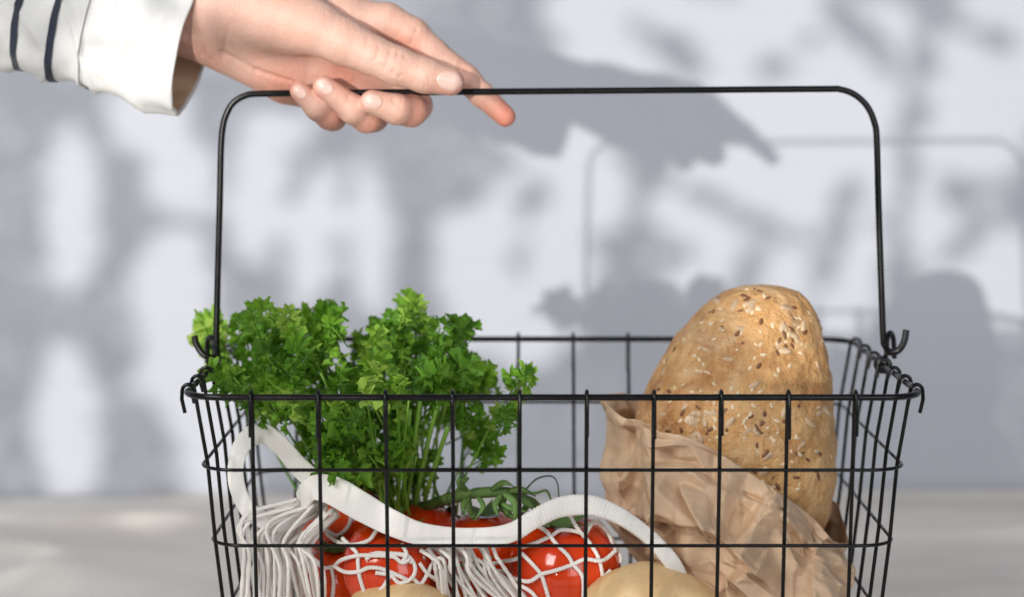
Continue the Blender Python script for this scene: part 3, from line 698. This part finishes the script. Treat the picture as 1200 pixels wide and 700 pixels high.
def strap(pts, name, rib=3.3):
    """pts: px, py, depth, half width px, half thickness px, twist deg"""
    A = catmull([Vector((p[0], p[1], p[2]*1000)) for p in pts], 30); n = len(A)
    tt = np.linspace(0, len(pts)-1, n); hwid = np.interp(tt, range(len(pts)), [p[3] for p in pts]); ht = np.interp(tt, range(len(pts)), [p[4]*(.62 if p[4] < 5 else .85) for p in pts]); tw = np.interp(tt, range(len(pts)), [p[5] for p in pts])
    ks = np.ones(31)/31
    hwid, ht, tw = (np.convolve(np.pad(q, 15, 'edge'), ks, 'valid') for q in (hwid, ht, tw))
    P = [W(a.x, a.y, a.z/1000) for a in A]; V = []; L = 0; PH = 0; AL = []; seg = 18; view = Vector((0, -1, .15)).normalized()
    for i in range(n):
        T = (P[min(n-1, i+1)]-P[max(0, i-1)]).normalized()
        if i: L += (P[i]-P[i-1]).length*F/1.05
        s = T.cross(view).normalized(); nn = s.cross(T).normalized()
        c_, s__ = math.cos(R(tw[i])), math.sin(R(tw[i])); s2 = s*c_+nn*s__; n2 = nn*c_-s*s__
        tk = min(1, max(0, (ht[i]-2.6)/2.5)); rp = rib*(1+.35*tk); PH += (P[i]-P[i-1]).length*F/1.05*2*math.pi/rp if i else 0
        for k in range(seg):
            a = 2*math.pi*k/seg; ca, sa = math.cos(a), math.sin(a); ph = PH+1.7*tk*ca; AL.append(ph); rb = (.28+.42*tk)*math.sin(ph)+.7*noise.noise(Vector((L*.035, ca*.8, sa*.8)))
            x = (abs(ca)**.7)*(1 if ca > 0 else -1)*(hwid[i]+rb*.6); y = (abs(sa)**.55)*(1 if sa > 0 else -1)*(ht[i]+rb*.7)
            V.append(P[i]+(s2*x+n2*y)*(1.05/F))
    Fs = grid_faces(n, seg, True)+[tuple(range(seg)), tuple(reversed(range((n-1)*seg, n*seg)))]
    me = mesh(name, V, Fs); at_ = me.attributes.new('along', 'FLOAT', 'POINT'); at_.data.foreach_set('value', AL)
    return link(name, me, sbag, WEB)
strap([(352, 588, 1.062, 12, 4, 30), (366, 572, 1.052, 15, 4, 20), (390, 575, 1.046, 17, 3.5, 5), (420, 592, 1.040, 17, 3.2, 0), (455, 611, 1.036, 15, 3.2, 0), (490, 625, 1.038, 13, 3.4, 5), (530, 630, 1.040, 11.5, 3.6, 8), (570, 630, 1.041, 11.5, 3.8, 8),
       (600, 624, 1.042, 11, 4.5, 0), (625, 609, 1.043, 11, 6, -10), (655, 595, 1.045, 12, 6.5, -10), (690, 592, 1.046, 12, 6.5, 0), (720, 602, 1.046, 10, 6.5, 10), (750, 621, 1.045, 9, 6, 20), (775, 644, 1.044, 9.5, 5, 20), (794, 672, 1.046, 10.5, 4, 10), (800, 705, 1.06, 10, 4, 10)], 'shoulder_strap')
strap([(382, 588, 1.075, 12, 3, 30), (358, 600, 1.066, 13, 3.4, 15), (325, 612, 1.058, 11, 4, 0), (297, 603, 1.056, 10, 4, 0), (281, 580, 1.060, 10, 3.6, 10), (276, 550, 1.066, 11, 3, 25), (284, 522, 1.072, 12, 3, 25), (305, 508, 1.078, 13, 3, -15), (328, 522, 1.080, 13, 3, -30), (348, 545, 1.080, 13, 3, -20), (366, 562, 1.076, 12, 3, 0)], 'shoulder_strap')

# ---------------------------------------------------------------- parsley
pars = tag(empty('parsley_bunch', W(470, 640, 1.14)), 'bushy bunch of fresh green parsley leaning out of the left end of the basket', 'parsley')
def leaf_mesh(seed):
    r = random.Random(seed); V = []; Fs = []
    def fan(o, ang, size, tilt):
        na, nr_ = 21, 4; b = len(V)
        lobes = [r.uniform(.75, 1) for _ in range(3)]; ph = r.uniform(0, 6)
        for i in range(nr_):
            rr = i/(nr_-1)
            for j in range(na):
                a = (j/(na-1)-.5)*2; th = ang+a*1.15
                lob = max(0, 1-(min(abs(a+.66), abs(a), abs(a-.66))*2.6)**2)**.6
                li = min(range(3), key=lambda q: abs(a-(q-1)*.66)); tooth = .075*(1 if j % 2 else -1)*r.uniform(.5, 1.3)
                rad = size*(.30+.70*lob*lobes[li]*(1-.18*abs(a))+tooth*rr*.9)*max(rr, .04)
                z = size*rr*rr*(.30*math.sin(a*6+ph)+.20*math.sin(a*13+ph*2))+tilt*rad+size*.30*rr*rr*math.cos(a*2)
                V.append((o[0]+rad*math.cos(th), o[1]+rad*math.sin(th), o[2]+z))
        for i in range(nr_-1):
            for j in range(na-1): a_ = b+i*na+j; Fs.append((a_, a_+1, a_+na+1, a_+na))
    fan((.42, 0, 0), 0, .62, r.uniform(-.4, .6))
    for sg in (1, -1):
        fan((.22, .10*sg, 0), sg*(1.0+r.uniform(-.2, .25)), .58, r.uniform(-.5, .7)); fan((-.28, .12*sg, .02), sg*(1.35+r.uniform(-.3, .3)), .50, r.uniform(-.5, .7))
    P = [Vector((-1.1, 0, -.15)), Vector((-.5, 0, -.03)), Vector((.2, 0, 0))]; tv, tf = tube_data(P, .035, 5); b = len(V); V.extend(tuple(v) for v in tv); Fs.extend(tuple(b+q for q in f_) for f_ in tf)
    me = mesh('leaf', V, Fs); me.materials.append(LEAF); return me
LM = [leaf_mesh(s) for s in range(12)]
CL = [(246, 394, 14, 1.15), (256, 425, 12, 1.16), (285, 388, 20, 1.11), (318, 388, 24, 1.12), (345, 388, 20, 1.12), (385, 382, 12, 1.13), (378, 398, 20, 1.13), (300, 430, 34, 1.10), (350, 440, 40, 1.10), (400, 450, 32, 1.11), (275, 455, 20, 1.11), (432, 416, 11, 1.15), (452, 398, 14, 1.15),
      (484, 368, 9, 1.13), (470, 385, 20, 1.13), (455, 420, 30, 1.12), (500, 402, 24, 1.12), (495, 440, 32, 1.12), (536, 392, 12, 1.12), (545, 440, 26, 1.12), (440, 470, 40, 1.075), (390, 495, 34, 1.08), (350, 478, 30, 1.09), (420, 522, 34, 1.08), (376, 526, 22, 1.10), (400, 545, 24, 1.09), (455, 535, 26, 1.085), (470, 500, 30, 1.12),
      (528, 475, 20, 1.13), (566, 452, 14, 1.13), (606, 451, 7, 1.09), (592, 488, 8, 1.09), (556, 512, 11, 1.12), (568, 536, 6, 1.12), (484, 545, 18, 1.14), (440, 556, 20, 1.13), (515, 450, 30, 1.10), (320, 470, 22, 1.12), (540, 495, 12, 1.12)]
wts = [c[2]**1.55 for c in CL]; base = W(470, 640, 1.14); cnt = 0
LFV = []
while cnt < 296:
    c = CL[cnt % len(CL)] if cnt < len(CL)*3 else rnd.choices(CL, wts)[0]
    a = rnd.uniform(0, 6.28); q = math.sqrt(rnd.random())*c[2]*(1 if cnt >= len(CL) else .3)
    px, py = c[0]+q*math.cos(a), c[1]+q*math.sin(a)
    Y = c[3]+rnd.uniform(-.045, .045)*min(1, c[2]/22)
    if py > 430 and px > 250: Y = max(Y, 1.045)
    p = W(px, py, Y)
    if p.z < .2:
        hx_, hy_ = hx_at(p.z)
        if abs(p.x-BX) > hx_-.008: continue
    size = rnd.uniform(.0085, .0165)
    o = bpy.data.objects.new('leaf', rnd.choice(LM)); COL.objects.link(o); o.parent = pars; o.matrix_parent_inverse = Matrix.Translation(-pars.location)
    out = (p-base).normalized(); up = Vector((rnd.uniform(-.5, .5), -.75+rnd.uniform(-.5, .4), .65+rnd.uniform(-.5, .5))).normalized()
    X = (out+Vector((rnd.uniform(-.7, .7), rnd.uniform(-.5, .3), rnd.uniform(-.6, .5)))).normalized(); Z = (up-X*up.dot(X)).normalized(); Yv = Z.cross(X)
    o.rotation_euler = Matrix((X, Yv, Z)).transposed().to_euler(); o.location = p; o.scale = (size,)*3; cnt += 1
    LFV.append((p, X, size))
LD = [(np.array([v.co[:] for v in me_.vertices]), [tuple(p_.vertices) for p_ in me_.polygons]) for me_ in LM[:5]]
V = []; Fs = []; cnt = 0
while cnt < 130:                        # the small inner leaves too many to pick apart
    c = rnd.choices(CL, wts)[0]; a = rnd.uniform(0, 6.28); q = math.sqrt(rnd.random())*c[2]
    p = W(c[0]+q*math.cos(a), c[1]+q*math.sin(a), c[3]+rnd.uniform(0, .05))
    if p.z < .2 and abs(p.x-BX) > hx_at(p.z)[0]-.008: continue
    vs_, fs_ = LD[cnt % 5]; M = np.array(Matrix.Rotation(rnd.uniform(0, 6.28), 3, 'Z') @ Matrix.Rotation(rnd.uniform(.4, 1.7), 3, 'X') @ Matrix.Rotation(rnd.uniform(0, 6.28), 3, 'Z'))
    b = len(V); V.extend((vs_*rnd.uniform(.006, .009)) @ M.T+np.array(p)); Fs.extend(tuple(b+i for i in f_) for f_ in fs_); cnt += 1
o = link('small_leaves', mesh('small_leaves', V, Fs), pars, LEAF); o['kind'] = 'stuff'
for k in range(70):                     # leaf stalks gathering into the bunch
    p, X, s = LFV[(k*17) % len(LFV)]; st = p-X*s
    b0 = base+Vector((rnd.uniform(-.018, .018), rnd.uniform(-.012, .012), rnd.uniform(-.04, 0)))
    mid = b0.lerp(st, .5)+Vector((rnd.uniform(-.006, .006), rnd.uniform(-.004, .006), -.006)); P = catmull([b0, b0.lerp(mid, .5)+Vector((0, 0, .005)), mid, st], 5); n = len(P)
    tube('stem', P, [.0013-.0007*i/(n-1) for i in range(n)], STEM, pars, 6)
for k, (x0, y0, x1, y1) in enumerate(((466, 600, 470, 470), (474, 600, 492, 470), (482, 600, 512, 475), (455, 600, 452, 490), (490, 600, 525, 500), (470, 610, 480, 480), (462, 610, 430, 500))):
    P = catmull([W(x0, y0+20, 1.13), W((x0*.6+x1*.4), (y0+y1)/2+14, 1.10), W(x1, y1, 1.085)], 8); tube('stem', P, .0013, STEM, pars, 7)

# ---------------------------------------------------------------- leaf gobo added to shape the sunbeam, and blind, behind the camera
lights = [(83, 250, 34, 92, 0), (80, 495, 38, 92, 0), (178, 135, 44, 50, 0), (212, 200, 40, 58, -28), (205, 345, 50, 70, 0), (228, 440, 56, 84, -14), (255, 540, 46, 60, 0), (302, 225, 34, 84, 8), (368, 280, 30, 82, 8), (434, 280, 26, 90, -4), (330, 150, 44, 22, 0),
          (565, 300, 52, 100, 0), (625, 330, 74, 90, 0), (590, 250, 60, 60, 0), (640, 165, 62, 52, 30), (702, 225, 40, 52, 0), (680, 330, 26, 60, 0), (600, 392, 70, 22, 0),
          (760, 25, 110, 50, 12), (800, 80, 60, 44, 20), (700, 110, 90, 60, 0), (860, 160, 120, 50, 15), (930, 60, 100, 90, 0), (1010, 90, 130, 90, 0), (1140, 95, 90, 100, 0), (1190, 40, 60, 90, 0),
          (820, 240, 48, 44, 0), (870, 300, 60, 70, 10), (835, 345, 62, 46, 0), (930, 260, 70, 60, 0), (1010, 250, 60, 66, 0), (965, 350, 66, 44, 0), (1065, 200, 44, 80, 0), (1125, 290, 62, 46, -20), (1175, 330, 60, 62, 0), (520, -60, 90, 40, 0), (1120, 190, 80, 20, 0)]
darks = [(1078, 100, 13, 150, 8), (1165, 255, 110, 12, -38), (795, 62, 70, 13, 32), (975, 290, 11, 90, 18), (862, 345, 11, 70, 30), (560, 215, 60, 10, -35), (690, 120, 70, 12, 30), (1010, 40, 12, 70, -40), (940, 60, 80, 9, -25), (1135, 30, 60, 10, 30), (625, 240, 9, 100, 12),
         (890, 260, 90, 9, 24), (1060, 300, 12, 60, -30), ]
def lit(px, py):
    for cx, cy, rx, ry, an_ in darks:
        c_, s_ = math.cos(R(an_)), math.sin(R(an_)); dx, dy = px-cx, py-cy
        if math.hypot((dx*c_+dy*s_)/rx, (-dx*s_+dy*c_)/ry) < 1: return 1
    best = 9
    for cx, cy, rx, ry, an_ in lights:
        c_, s_ = math.cos(R(an_)), math.sin(R(an_)); dx, dy = px-cx, py-cy
        u, v = (dx*c_+dy*s_)/rx, (-dx*s_+dy*c_)/ry; best = min(best, math.hypot(u, v)-1+.0)
    return best
def back(px, py, yp):                    # where the ray that ends on the wall at this point crosses the plane y = yp
    q = W(px, py, WALL_Y); t = (yp-q.y)/(LPOS.y-q.y); return q+(LPOS-q)*t
V = []; Fs = []
x = -520
while x < 1760:
    y = -560
    while y < 1180:
        px, py = x+rnd.uniform(-9, 9), y+rnd.uniform(-9, 9); inside = -60 < px < 1260 and -60 < py < 640
        if not inside or lit(px, py) > .09:  # leaves only where the wall is meant to stay in shadow
            c = back(px, py, -1.0+rnd.uniform(-.06, .06)); a = rnd.uniform(0, 6.28); L = rnd.uniform(.0075, .0105)*(1 if inside else 1.3); w_ = L*.55
            X = Vector((math.cos(a), rnd.uniform(-.3, .3), math.sin(a))); Yv = Vector((-math.sin(a), rnd.uniform(-.3, .3), math.cos(a))); b = len(V)
            for u, v in ((-1, 0), (-.5, .8), (.2, 1), (1, 0), (.2, -1), (-.5, -.8)): V.append(c+X*u*L+Yv*v*w_+Vector((0, .003*u*u, 0)))
            Fs.append((b, b+1, b+2, b+3)); Fs.append((b, b+3, b+4, b+5))
        y += 14
    x += 14
gobo_root = tag(empty('leafy_gobo', Vector((-1.0, -1.0, -.5))), 'dense leafy bush added unseen behind the camera, shaped to dapple the light on the wall', 'gobo')
fo = link('gobo_leaves', mesh('gobo_leaves', V, Fs), gobo_root, GOBO_LEAF); fo['kind'] = 'stuff'
# window blind: thin slats make the faint horizontal bands in the sun patches
bl = tag(empty('window_blind', back(600, 300, -1.4)), 'white slatted window blind behind the camera', 'blind')
z0 = back(600, 1200, -1.4).z; z1 = back(600, -600, -1.4).z; xa = back(-450, 300, -1.4).x; xb = back(1650, 300, -1.4).x; k = 0
sme = None
while z0+k*.0195 < z1:
    z = z0+k*.0195
    if sme is None:
        V = [(0, -.0045, -.0004), (xb-xa, -.0045, -.0004), (xb-xa, .0045, .0004), (0, .0045, .0004), (0, -.0045, -.0012), (xb-xa, -.0045, -.0012), (xb-xa, .0045, -.0004), (0, .0045, -.0004)]
        sme = mesh('slat', V, [(0, 1, 2, 3), (7, 6, 5, 4), (0, 4, 5, 1), (2, 6, 7, 3), (0, 3, 7, 4), (1, 5, 6, 2)], False); sme.materials.append(BLIND)
    o = bpy.data.objects.new('slat', sme); COL.objects.link(o); o.parent = bl; o.matrix_parent_inverse = Matrix.Translation(-bl.location); o.location = (xa, -1.4, z); k += 1
